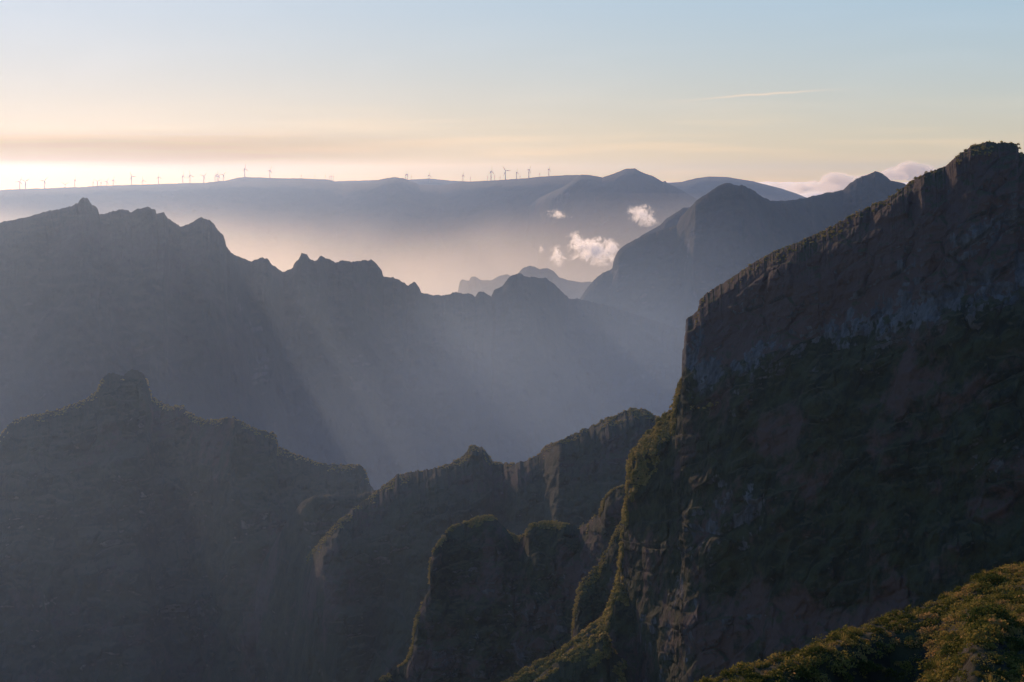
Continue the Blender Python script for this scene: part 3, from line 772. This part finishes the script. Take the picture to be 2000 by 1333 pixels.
# (x of tower, y of hub, y of foot, yaw in degrees away from the camera, rotor phase, extra distance, what tells it apart)
TURB = [
    (38.5, 355, 370.5, 20, 25, 0, 'wind turbine at the far left end of the plateau row'),
    (49.5, 355, 370, 10, 55, 0, 'second wind turbine from the left end, close beside the outermost one'),
    (86.5, 354, 369, 15, 40, 0, 'lone wind turbine third from the left end of the row'),
    (127, 361, 370, 10, 60, 250, 'low wind turbine showing only a short tower, above the rock tower peak'),
    (146, 352, 367, 84, 0, 0, 'edge-on wind turbine looking like a plain post, fifth from the left'),
    (181.5, 356, 365.5, 84, 20, 200, 'short edge-on turbine just right of the rock tower peak'),
    (190, 355, 365.5, 25, 60, 100, 'short turbine with spread blades just right of the edge-on one'),
    (197, 357, 364.5, 84, 10, 500, 'faint thin turbine between two others above the notch'),
    (208.5, 355, 364.5, 30, 30, 0, 'turbine with one blade raised right, left of a matching pair'),
    (221, 352, 363.5, 45, 15, 0, 'taller turbine with one upright blade, right of the matching pair'),
    (257, 345, 361, 25, 335, 0, 'tall turbine with a blade raised to the left, above the crag'),
    (279, 353, 360, 25, 350, 0, 'low-hubbed turbine with one long upright blade'),
    (309.5, 346, 360, 40, 0, 0, 'turbine standing alone above the right end of the crag'),
    (357, 344, 358.5, 60, 5, 0, 'narrow turbine, left of a pair above the ridge notch'),
    (371, 343, 358, 25, 350, 0, 'broad-bladed turbine, right of a pair above the ridge notch'),
    (398, 344, 355, 20, 45, 0, 'turbine standing above the pointed peak'),
    (420, 344, 354, 60, 350, 100, 'leftmost of the tight cluster of turbines'),
    (424, 341, 354, 50, 5, 0, 'tallest turbine in the middle of the tight cluster'),
    (427, 345, 354, 50, 35, 150, 'low turbine inside the tight cluster, right of the tallest'),
    (436, 342, 354, 20, 40, 0, 'turbine just right of the tight cluster'),
    (478, 330, 347.5, 50, 0, 600, 'turbine on the left crown of the low rise, highest hub of all'),
    (527, 333.5, 348.5, 40, 20, 600, 'turbine on the right crown of the low rise'),
    (588, 343.5, 350, 84, 0, 2500, 'tiny turbine stub alone right of the low rise'),
    (615, 343.5, 350, 84, 30, 2500, 'tiny turbine stub above the right slope of the low rise'),
    (635, 343.5, 351, 84, 10, 2500, 'tiny turbine stub left of a tiny trio'),
    (644, 344.5, 352, 70, 0, 2500, 'tiny turbine, left of a trio at the end of the low rise'),
    (647.5, 344, 352, 70, 20, 2500, 'tiny turbine, middle of a trio at the end of the low rise'),
    (651, 344.5, 352, 70, 0, 2500, 'tiny turbine, right of a trio at the end of the low rise'),
    (792.5, 341.5, 352, 60, 0, 700, 'left of two overlapping turbines by the small hilltop'),
    (795.5, 340.5, 352, 60, 30, 600, 'right of two overlapping turbines by the small hilltop'),
    (803, 344, 351, 84, 0, 2600, 'tiny turbine right of the two overlapping ones'),
    (838, 342.5, 352, 40, 10, 200, 'turbine alone on the pale distant rise'),
    (904, 342.5, 356, 60, 5, 0, 'turbine with its foot below the skyline, alone in the middle'),
    (919, 346, 355, 84, 0, 2600, 'tiny stub turbine right of the lone middle one'),
    (952.5, 344, 354, 84, 0, 2600, 'tiny stub just left of a big turbine in the right group'),
    (959, 335, 353.5, 55, 5, 0, 'big turbine, leftmost of the five in the right group'),
    (966, 344, 354, 84, 0, 2600, 'tiny stub just right of the leftmost big turbine in the right group'),
    (976.5, 346, 353.5, 84, 0, 2600, 'very short stub before the spread-bladed turbine'),
    (987, 334, 352.5, 20, 325, 0, 'spread-bladed turbine, second of the five in the right group'),
    (1009, 337, 351.5, 60, 0, 0, 'turbine with a pale tower, third of the five in the right group'),
    (1015.5, 344.5, 351, 84, 0, 2600, 'tiny stub right of the third turbine in the right group'),
    (1033, 332, 349, 60, 30, 0, 'turbine on the rising slope, fourth of the five in the right group'),
    (1054, 339.5, 346.5, 84, 0, 2600, 'faint stub between the last two turbines on the right'),
    (1072, 330.5, 345, 60, 20, 0, 'last turbine at the right end of the row'),
]
proto = make_turbine()
for i, (tx_, ty_, tf_, yaw, ph, ext, lab) in enumerate(TURB):
    t = proto if i == 0 else copy_tree(proto)
    d = float(np.interp(tx_, PLAT_PX, PLAT_D)) + ext
    base = unproject(tx_, tf_, d); hubp = unproject(tx_, ty_, d)
    k = (hubp[2] - base[2]) / 52.0
    k = max(k, 0.75) if ext < 2000 else max(k, 0.6)
    t.location = (float(hubp[0]), float(hubp[1]), float(hubp[2] - 52.0 * k))
    t.scale = (k, k, k)
    t.rotation_euler = (0, 0, -math.atan2(base[0], base[1]) + R(yaw))
    hub = [c for c in t.children if c.name.startswith('rotor_hub')][0]
    hub.rotation_euler = (0, R(ph), 0)
    tag(t, lab, 'wind turbine', 'wind turbines along the plateau')


# ------------------------------------------------------------------ foreground slope with heath
M_SOIL = terrain_material('heath_soil', (0.022, 0.018, 0.008), (0.036, 0.028, 0.012), (0.034, 0.022, 0.015), (0.06, 0.05, 0.045), 0.5, 0.6, 0.5, (0.05, 0.04, 0.015))
FG = np.array([(700, 1800, 55), (1000, 1560, 62), (1200, 1430, 68), (1300, 1374, 72), (1388, 1334, 75), (1450, 1310, 77), (1500, 1298, 79), (1540, 1284, 80), (1600, 1260, 82), (1640, 1242, 83), (1700, 1225, 85), (1750, 1207, 87), (1800, 1193, 88), (1850, 1175, 90),
               (1885, 1158, 91), (1915, 1133, 92), (1940, 1122, 93), (1970, 1110, 94), (2000, 1104, 95), (2100, 1060, 97), (2300, 975, 100), (3200, 640, 110)], float)


def fg_height(px, r):
    """height of the foreground hillside at bearing px and range r"""
    D = np.interp(px, FG[:, 0], FG[:, 2]); py = np.interp(px, FG[:, 0], FG[:, 1])
    c = unproject(px, py + 6, D)
    zc = c[..., 2]
    dr = D - r
    sm = lambda v, a, b: (lambda t: t * t * (3 - 2 * t))(np.clip((v - a) / (b - a), 0, 1))
    g = 1 - sm(px + 1.5 * dr, 1720, 1900)
    x = unproject(px, py, r)[..., 0]; y = r
    n = fbm(x / 5.5, y / 5.5, 0 * x + 1.3, 4) * 0.9 + fbm(x / 1.2, y / 1.2, 0 * x + 5.3, 3) * 0.16
    front = 0.055 * dr - g * 4.2 * sm(dr, 1.8, 9.5) + 0.5 * n * np.clip(dr / 3, 0, 1)
    front += 1.2 * np.exp(-((px - 1930) / 60) ** 2 - ((dr - 22) / 6) ** 2)
    back = dr * 0.85 - 1.2 * (1 - np.exp(dr / 2.0))
    return zc + np.where(dr >= 0, front, np.minimum(back + 1.2, 0) * 1.0) + 0.25 * n * np.clip(1 - np.abs(dr) / 3, 0, 1)


def fg_point(px, r):
    z = fg_height(px, r)
    b = unproject(px, np.full(np.shape(px), 350.0), np.asarray(r, float))
    b[..., 2] = z
    return b


pxs = np.concatenate([np.linspace(700, 1350, 80, endpoint=False), np.linspace(1350, 2080, 420, endpoint=False), np.linspace(2080, 3200, 90)])
tt = np.concatenate([np.linspace(-3.5, 0, 60, endpoint=False) ** 3, np.linspace(0, 1, 320) ** 1.1 * 84])
PX, TT = np.meshgrid(pxs, tt)
Dg = np.interp(PX, FG[:, 0], FG[:, 2])
Pg = fg_point(PX, np.maximum(Dg - TT * Dg / 96.0, 4.0))
fgo = grid_mesh('hillside', Pg, M_SOIL, {'rock': PX * 0 + 0.12, 'soil': PX * 0 + 0.5}, flip=False)
tag(fgo, 'heath-covered foreground hillside at bottom right', 'hillside', kind='structure')

rng = np.random.RandomState(5)
def tuft(n, rng):
    """unit grass tussock: thin arching blades from one foot"""
    a = rng.rand(n) * 6.283; lean = 0.15 + 0.75 * rng.rand(n); hh = 0.7 + 0.7 * rng.rand(n)
    r0 = 0.25 * rng.rand(n)
    b = np.stack([np.cos(a) * r0, np.sin(a) * r0, 0 * a], -1)
    t = b + np.stack([np.cos(a) * lean, np.sin(a) * lean, hh], -1)
    m_ = (b + t) / 2 + np.stack([0 * a, 0 * a, 0.12 * hh], -1)
    w = np.stack([-np.sin(a), np.cos(a), 0 * a], -1) * 0.035
    return np.concatenate([np.stack([b - w, b + w, m_ + w, m_ - w], 1), np.stack([m_ - w, m_ + w, t + w * 0.2, t - w * 0.2], 1)], 0)


HT = [clump(170, 0.10, rng, 0.75, 0.5) for _ in range(7)] + [clump(120, 0.07, rng, 0.9, 0.25) for _ in range(3)] + [tuft(60, rng) * 0.5 for _ in range(2)]
nh = 5200
hx = 1330 + (2080 - 1330) * rng.rand(nh)
hD = np.interp(hx, FG[:, 0], FG[:, 2])
hr = hD + 1.5 - 44 * rng.rand(nh) ** 1.15
P = fg_point(hx, hr)
hs = 0.16 + 0.52 * rng.rand(nh) ** 2.4
P[:, 2] -= hs * 0.15
ht = 0.38 + 0.6 * fbm(P[:, 0] / 3.0, P[:, 1] / 3.0, 0 * P[:, 0], 3) + 0.15 * 1.6 * rng.normal(size=nh)
tag(scatter_mesh('heath', P, hs, HT, M_HEATH, rng, ht), 'golden olive heath covering the foreground hillside', 'heath', kind='stuff')

# larger shrubs one can tell apart
ST = [clump(900, 0.060, rng, 0.8, 0.55) for _ in range(4)]
shrub_mesh = []
for k, t in enumerate(ST):
    me = bpy.data.meshes.new('shrub')
    v = t.reshape(-1, 3)
    fill_mesh(me, v, np.arange(len(v)).reshape(-1, 4), False)
    at = me.attributes.new('tint', 'FLOAT', 'POINT')
    at.data.foreach_set('value', np.repeat(np.clip(0.4 + 0.2 * rng.normal(size=len(t)), 0, 1), 4).astype(np.float32))
    me.materials.append(M_SHRUB)
    shrub_mesh.append(me)


def shrub(px, r, size, label, group=None, k=0):
    o = bpy.data.objects.new('shrub', shrub_mesh[k % 4]); COL.objects.link(o)
    p = fg_point(np.array([px], float), np.array([r], float))[0]
    o.location = (p[0], p[1], p[2] - 0.15 * size)
    o.scale = (size, size * 0.9, size)
    o.rotation_euler = (0, 0, rng.rand() * 6.28)
    tag(o, label, 'shrub', group)


shrub(1948, 74.0, 1.15, 'largest dark round shrub on the hillside at lower right')
shrub(1880, 75.0, 0.70, 'dark shrub just left of the largest shrub on the hillside')
shrub(1955, 90.5, 0.95, 'dark rounded shrub near the hillside top below the skyline')
shrub(1700, 81.0, 0.65, 'dark shrub above the shadowed hollow')
shrub(1993, 71.0, 0.7, 'shrub at the right frame edge beside the largest shrub')
ORD = ['first', 'second', 'third', 'fourth', 'fifth', 'sixth', 'seventh', 'eighth', 'ninth']
for where, x0, x1, back, cnt in (('on the foreground skyline', 1450, 1985, 0.6, 9), ('midway down the foreground slope', 1720, 1985, 10.0, 6), ('near the bottom edge of the foreground slope', 1800, 1985, 21.0, 5)):
    for i in range(cnt):
        x = x0 + (x1 - x0) * (i + 0.3 + 0.4 * rng.rand()) / cnt
        dd = float(np.interp(x, FG[:, 0], FG[:, 2]))
        shrub(x, dd - back - 1.5 * rng.rand(), 0.32 + 0.26 * rng.rand(), 'small green shrub %s, %s from the left there' % (where, ORD[i]), 'small shrubs in the foreground heath', i)


# ------------------------------------------------------------------ clouds
def cloud_volume(name, px, py, d, wx, wy, wz, density, seed, label, group, scale=1.0, lo=0.50, up=0.0):
    """one ragged cloud: a closed rounded body whose density breaks up into wisps"""
    c = unproject(px, py, d)
    me = bpy.data.meshes.new(name)
    n = 24; u = np.linspace(0, 2 * math.pi, n, endpoint=False); w = np.linspace(0.02, math.pi - 0.02, 13)
    U, W = np.meshgrid(u, w)
    V = np.stack([np.cos(U) * np.sin(W) * wx, np.sin(U) * np.sin(W) * wy, np.cos(W) * wz], -1).reshape(-1, 3)
    q = []
    for i in range(12):
        for k in range(n):
            q.append((i * n + k, (i + 1) * n + k, (i + 1) * n + (k + 1) % n, i * n + (k + 1) % n))
    me_v = np.concatenate([V, [[0, 0, wz], [0, 0, -wz]]])
    fill_mesh(me, me_v, np.array(q), True)
    import bmesh
    bm = bmesh.new(); bm.from_mesh(me); bmesh.ops.holes_fill(bm, edges=[e for e in bm.edges if e.is_boundary], sides=0)
    bmesh.ops.delete(bm, geom=[v for v in bm.verts if not v.link_faces], context='VERTS')
    bmesh.ops.recalc_face_normals(bm, faces=bm.faces); bm.to_mesh(me); bm.free()
    m = bpy.data.materials.new(name); m.use_nodes = True
    nt = m.node_tree; nt.nodes.clear(); N, L = nt.nodes.new, nt.links.new
    tc = N('ShaderNodeTexCoord')
    ln = N('ShaderNodeVectorMath'); ln.operation = 'DIVIDE'; ln.inputs[1].default_value = (wx, wy, wz); L(tc.outputs['Object'], ln.inputs[0])
    le = N('ShaderNodeVectorMath'); le.operation = 'LENGTH'; L(ln.outputs[0], le.inputs[0])
    nz = N('ShaderNodeTexNoise'); nz.noise_dimensions = '4D'; nz.inputs['W'].default_value = seed
    nz.inputs['Scale'].default_value = scale / min(wx, wz) * 0.8; nz.inputs['Detail'].default_value = 6; nz.inputs['Roughness'].default_value = 0.72; nz.inputs['Distortion'].default_value = 1.0
    L(tc.outputs['Object'], nz.inputs['Vector'])
    a = N('ShaderNodeMath'); a.operation = 'MULTIPLY_ADD'; L(le.outputs['Value'], a.inputs[0]); a.inputs[1].default_value = -0.24; L(nz.outputs['Fac'], a.inputs[2])
    mr = N('ShaderNodeMapRange'); mr.interpolation_type = 'SMOOTHSTEP'; L(a.outputs[0], mr.inputs[0])
    mr.inputs[1].default_value = lo - 0.12; mr.inputs[2].default_value = lo - 0.03
    mr.inputs[3].default_value = 0; mr.inputs[4].default_value = density
    pv = N('ShaderNodeVolumePrincipled'); pv.inputs['Color'].default_value = (1, 1, 1, 1); pv.inputs['Anisotropy'].default_value = 0.8
    L(mr.outputs[0], pv.inputs['Density'])
    out = N('ShaderNodeOutputMaterial'); L(pv.outputs[0], out.inputs['Volume'])
    m.cycles.volume_step_rate = 0.3
    me.materials.append(m)
    o = bpy.data.objects.new(name, me); COL.objects.link(o); o.location = tuple(c)
    o.rotation_euler = (0, up, -math.atan2(c[0], c[1]))
    return tag(o, label, 'cloud', group)


G1 = 'small sunlit clouds in the valley gap'
cloud_volume('cloud', 1256, 420, 6300, 60, 50, 36, 0.06, 1.0, 'small bright ragged cloud beside the grey shoulder', G1, 1.3)
cloud_volume('cloud', 1165, 490, 6900, 120, 80, 50, 0.07, 2.0, 'largest glowing cloud in the gap against the blue mountain', G1, 1.2)
cloud_volume('cloud', 1126, 468, 6900, 40, 40, 32, 0.05, 3.3, 'ragged puff on top of the largest glowing cloud', G1, 1.2)
cloud_volume('cloud', 1088, 499, 6900, 38, 34, 38, 0.06, 4.0, 'small bright puff left of the largest glowing cloud', G1, 1.2)
cloud_volume('cloud', 1192, 484, 6800, 50, 40, 34, 0.06, 7.7, 'curled right end of the glowing cloud, touching the blue mountain', G1, 1.2)
cloud_volume('cloud', 1268, 432, 6300, 40, 30, 20, 0.04, 8.1, 'lower trailing wisp under the cloud beside the grey shoulder', G1, 1.1)
cloud_volume('cloud', 1088, 419, 7000, 62, 34, 20, 0.03, 5.0, 'faint torn wisp high above the glowing clouds', G1, 1.0)
cloud_volume('cloud', 1055, 488, 7000, 18, 20, 18, 0.02, 6.0, 'tiny faint wisp leftmost of the clouds in the gap', G1, 1.0)

# ------------------------------------------------------------------ haze
def haze():
    x0, x1, y0, y1, z0, z1 = -15600, 15600, -3800, 18800, ZB - 60, 110.0
    v = np.array([(x, y, z) for z in (z0, z1) for y in (y0, y1) for x in (x0, x1)], float)
    q = np.array([(0, 2, 3, 1), (4, 5, 7, 6), (0, 1, 5, 4), (2, 6, 7, 3), (0, 4, 6, 2), (1, 3, 7, 5)])
    me = bpy.data.meshes.new('haze')
    fill_mesh(me, v, q, False)
    m = bpy.data.materials.new('haze_air'); m.use_nodes = True
    nt = m.node_tree; nt.nodes.clear()
    pv = nt.nodes.new('ShaderNodeVolumePrincipled')
    pv.inputs['Color'].default_value = (0.39, 0.59, 1.0, 1)
    pv.inputs['Density'].default_value = 3.0e-5
    pv.inputs['Anisotropy'].default_value = 0.82
    out = nt.nodes.new('ShaderNodeOutputMaterial')
    nt.links.new(pv.outputs[0], out.inputs['Volume'])
    me.materials.append(m)
    o = bpy.data.objects.new('haze', me); COL.objects.link(o)
    tag(o, 'warm evening haze filling the valleys', 'haze', kind='stuff')


haze()


def mist_body(name, x0, x1, y0, y1, z1, zt, zf, dens, near, nscale, seed, label, col, rate):
    """valley mist in a closed body: thin at its top (zt), thick at the valley floor (zf), patchy, thinning out towards its near edge"""
    z0 = ZB + 45
    v = np.array([(x, y, z) for z in (z0, z1) for y in (y0, y1) for x in (x0, x1)], float)
    q = np.array([(0, 2, 3, 1), (4, 5, 7, 6), (0, 1, 5, 4), (2, 6, 7, 3), (0, 4, 6, 2), (1, 3, 7, 5)])
    me = bpy.data.meshes.new(name); fill_mesh(me, v, q, False)
    m = bpy.data.materials.new(name); m.use_nodes = True
    nt = m.node_tree; nt.nodes.clear(); N, L = nt.nodes.new, nt.links.new
    geo = N('ShaderNodeNewGeometry'); sp = N('ShaderNodeSeparateXYZ'); L(geo.outputs['Position'], sp.inputs[0])
    nz = N('ShaderNodeTexNoise'); nz.noise_dimensions = '4D'; nz.inputs['W'].default_value = seed
    nz.inputs['Scale'].default_value = nscale; nz.inputs['Detail'].default_value = 3; nz.inputs['Roughness'].default_value = 0.55
    L(geo.outputs['Position'], nz.inputs['Vector'])
    wob = N('ShaderNodeMath'); wob.operation = 'MULTIPLY_ADD'; L(nz.outputs['Fac'], wob.inputs[0]); wob.inputs[1].default_value = -760.0
    L(sp.outputs[2], wob.inputs[2])
    add = N('ShaderNodeMath'); add.operation = 'ADD'; L(wob.outputs[0], add.inputs[0]); add.inputs[1].default_value = 380.0
    mr = N('ShaderNodeMapRange'); mr.interpolation_type = 'SMOOTHSTEP'; L(add.outputs[0], mr.inputs[0])
    mr.inputs[1].default_value = zt; mr.inputs[2].default_value = zf; mr.inputs[3].default_value = 0; mr.inputs[4].default_value = dens
    my = N('ShaderNodeMapRange'); my.interpolation_type = 'SMOOTHSTEP'; L(sp.outputs[1], my.inputs[0])
    my.inputs[1].default_value = y0; my.inputs[2].default_value = y0 + near; my.inputs[3].default_value = 0; my.inputs[4].default_value = 1
    ml = N('ShaderNodeMath'); ml.operation = 'MULTIPLY'; L(mr.outputs[0], ml.inputs[0]); L(my.outputs[0], ml.inputs[1])
    pv = N('ShaderNodeVolumePrincipled')
    pv.inputs['Color'].default_value = (*col, 1); pv.inputs['Anisotropy'].default_value = 0.80
    L(ml.outputs[0], pv.inputs['Density'])
    out = N('ShaderNodeOutputMaterial'); L(pv.outputs[0], out.inputs['Volume'])
    m.cycles.volume_step_rate = rate
    me.materials.append(m)
    o = bpy.data.objects.new(name, me); COL.objects.link(o)
    return tag(o, label, 'mist', kind='stuff')


mist_body('mist', -6500, 5000, 5900, 12800, -60, -110, -560, 3.7e-4, 1200, 0.0009, 2.0, 'glowing mist in the deep valley before the plateau', (0.90, 0.87, 0.78), 0.5)
mist_body('valley_mist', -4600, 4600, 1300, 5880, -40, -100, -560, 3.3e-4, 2300, 0.0011, 5.0, 'thin bluish mist in the valley under the jagged ridge', (0.46, 0.67, 1.0), 0.5)


# ------------------------------------------------------------------ sea of cloud beyond the island, outside the haze
def cloud_body_material(name, density, col=(1, 1, 1)):
    m = bpy.data.materials.new(name); m.use_nodes = True
    nt = m.node_tree; nt.nodes.clear()
    pv = nt.nodes.new('ShaderNodeVolumePrincipled')
    pv.inputs['Color'].default_value = (*col, 1); pv.inputs['Density'].default_value = density; pv.inputs['Anisotropy'].default_value = 0.78
    out = nt.nodes.new('ShaderNodeOutputMaterial'); nt.links.new(pv.outputs[0], out.inputs['Volume'])
    return m


def cloud_sea():
    n, k = 300, 420
    az = np.linspace(R(1), R(19), k); r = 19500 * (120000 / 19500) ** (np.linspace(0, 1, n))
    A, D = np.meshgrid(az, r)
    X = np.sin(A) * D; Y = np.cos(A) * D
    b = fbm(X / 1500, Y / 1500, 0 * X + 2, 6, 0.55, ridged=False)
    b2 = np.abs(fbm(X / 500, Y / 500, 0 * X + 9, 4, 0.55))
    env = np.minimum(1, np.minimum((D - 19500) / 2000, (120000 - D) / 8000)).clip(0, 1)
    env = env * np.minimum(1, (R(9) - np.abs(A - R(10))) / R(1)).clip(0, 1)
    Z = -430 + (215 + 170 * b + 110 * b2) * env
    P = np.stack([X, Y, Z], -1).reshape(-1, 3); B = np.stack([X, Y, 0 * X - 440], -1).reshape(-1, 3)
    idx = np.arange(n * k).reshape(n, k)
    q1 = np.stack([idx[:-1, :-1], idx[:-1, 1:], idx[1:, 1:], idx[1:, :-1]], -1).reshape(-1, 4)
    loop = np.concatenate([idx[0, :], idx[1:, -1], idx[-1, -2::-1], idx[-2:0:-1, 0]]); nx = np.roll(loop, -1)
    side = np.stack([loop, loop + n * k, nx + n * k, nx], -1)
    me = bpy.data.meshes.new('cloud_sea'); fill_mesh(me, np.concatenate([P, B]), np.concatenate([q1, q1[:, ::-1] + n * k, side]), True)
    me.materials.append(cloud_body_material('cloud_sea', 0.012, (1, 0.99, 0.97)))
    o = bpy.data.objects.new('cloud_sea', me); COL.objects.link(o)
    tag(o, 'flat sea of cloud on the horizon beyond the mountains', 'clouds', kind='stuff')


cloud_sea()


def cumulus(px, py, d, w, h, seed, label, group):
    """a heaped cloud with a cauliflower top: one closed displaced body per cloud"""
    r = np.random.RandomState(seed)
    c = unproject(px, py, d)
    import bmesh
    bm = bmesh.new()
    for i in range(16):
        x = r.uniform(-1, 1) * w; s = (0.25 + 0.5 * r.rand()) * h * (1.1 - 0.5 * abs(x / w))
        mat = __import__('mathutils').Matrix.Translation((x, r.normal() * h * 0.4, -h * 0.2 + s * 0.6)) @ __import__('mathutils').Matrix.Diagonal((s * 1.5, s * 1.3, s, 1))
        bmesh.ops.create_icosphere(bm, subdivisions=4, radius=1.0, matrix=mat)
    me = bpy.data.meshes.new('cumulus'); bm.to_mesh(me); bm.free()
    o = bpy.data.objects.new('cumulus', me); COL.objects.link(o)
    o.location = tuple(c); o.rotation_euler = (0, 0, -math.atan2(c[0], c[1]))
    rm = o.modifiers.new('merge', 'REMESH'); rm.mode = 'VOXEL'; rm.voxel_size = h / 22
    bpy.context.view_layer.objects.active = o
    dg = bpy.context.evaluated_depsgraph_get(); me2 = bpy.data.meshes.new_from_object(o.evaluated_get(dg))
    o.modifiers.clear(); o.data = me2; me2.name = 'cumulus'
    v = np.empty(len(me2.vertices) * 3, np.float32); me2.vertices.foreach_get('co', v); v = v.reshape(-1, 3).astype(float)
    nn = np.empty(len(me2.vertices) * 3, np.float32); me2.vertices.foreach_get('normal', nn); nn = nn.reshape(-1, 3)
    d_ = 0.30 * h * (0.5 - np.abs(fbm(v[:, 0] / h * 2.2, v[:, 1] / h * 2.2, v[:, 2] / h * 2.2 + seed, 5, 0.6)) * 2.0)
    v = v + nn * d_[:, None]
    me2.vertices.foreach_set('co', v.astype(np.float32).ravel()); me2.update()
    me2.polygons.foreach_set('use_smooth', np.ones(len(me2.polygons), bool))
    me2.materials.clear(); me2.materials.append(cloud_body_material('cumulus', 0.012, (1, 0.95, 0.86)))
    tag(o, label, 'cloud', group)


G2 = 'heaped clouds along the right horizon'
cumulus(1640, 362, 21500, 270, 120, 3, 'heaped white cloud just left of the pointed blue peak', G2)
cumulus(1590, 370, 21000, 220, 85, 5, 'lower cloud heap in the saddle left of the pointed peak', G2)
cumulus(1525, 366, 23000, 230, 48, 6, 'flat cloud heap resting against the pale hill', G2)
cumulus(1785, 340, 22500, 240, 125, 7, 'bright cloud rising between the pointed peak and the big cliff', G2)
cumulus(1742, 346, 22000, 130, 75, 8, 'small cloud tucked against the right side of the pointed peak', G2)
cumulus(1690, 350, 23500, 170, 62, 9, 'cloud mostly hidden behind the pointed blue peak', G2)
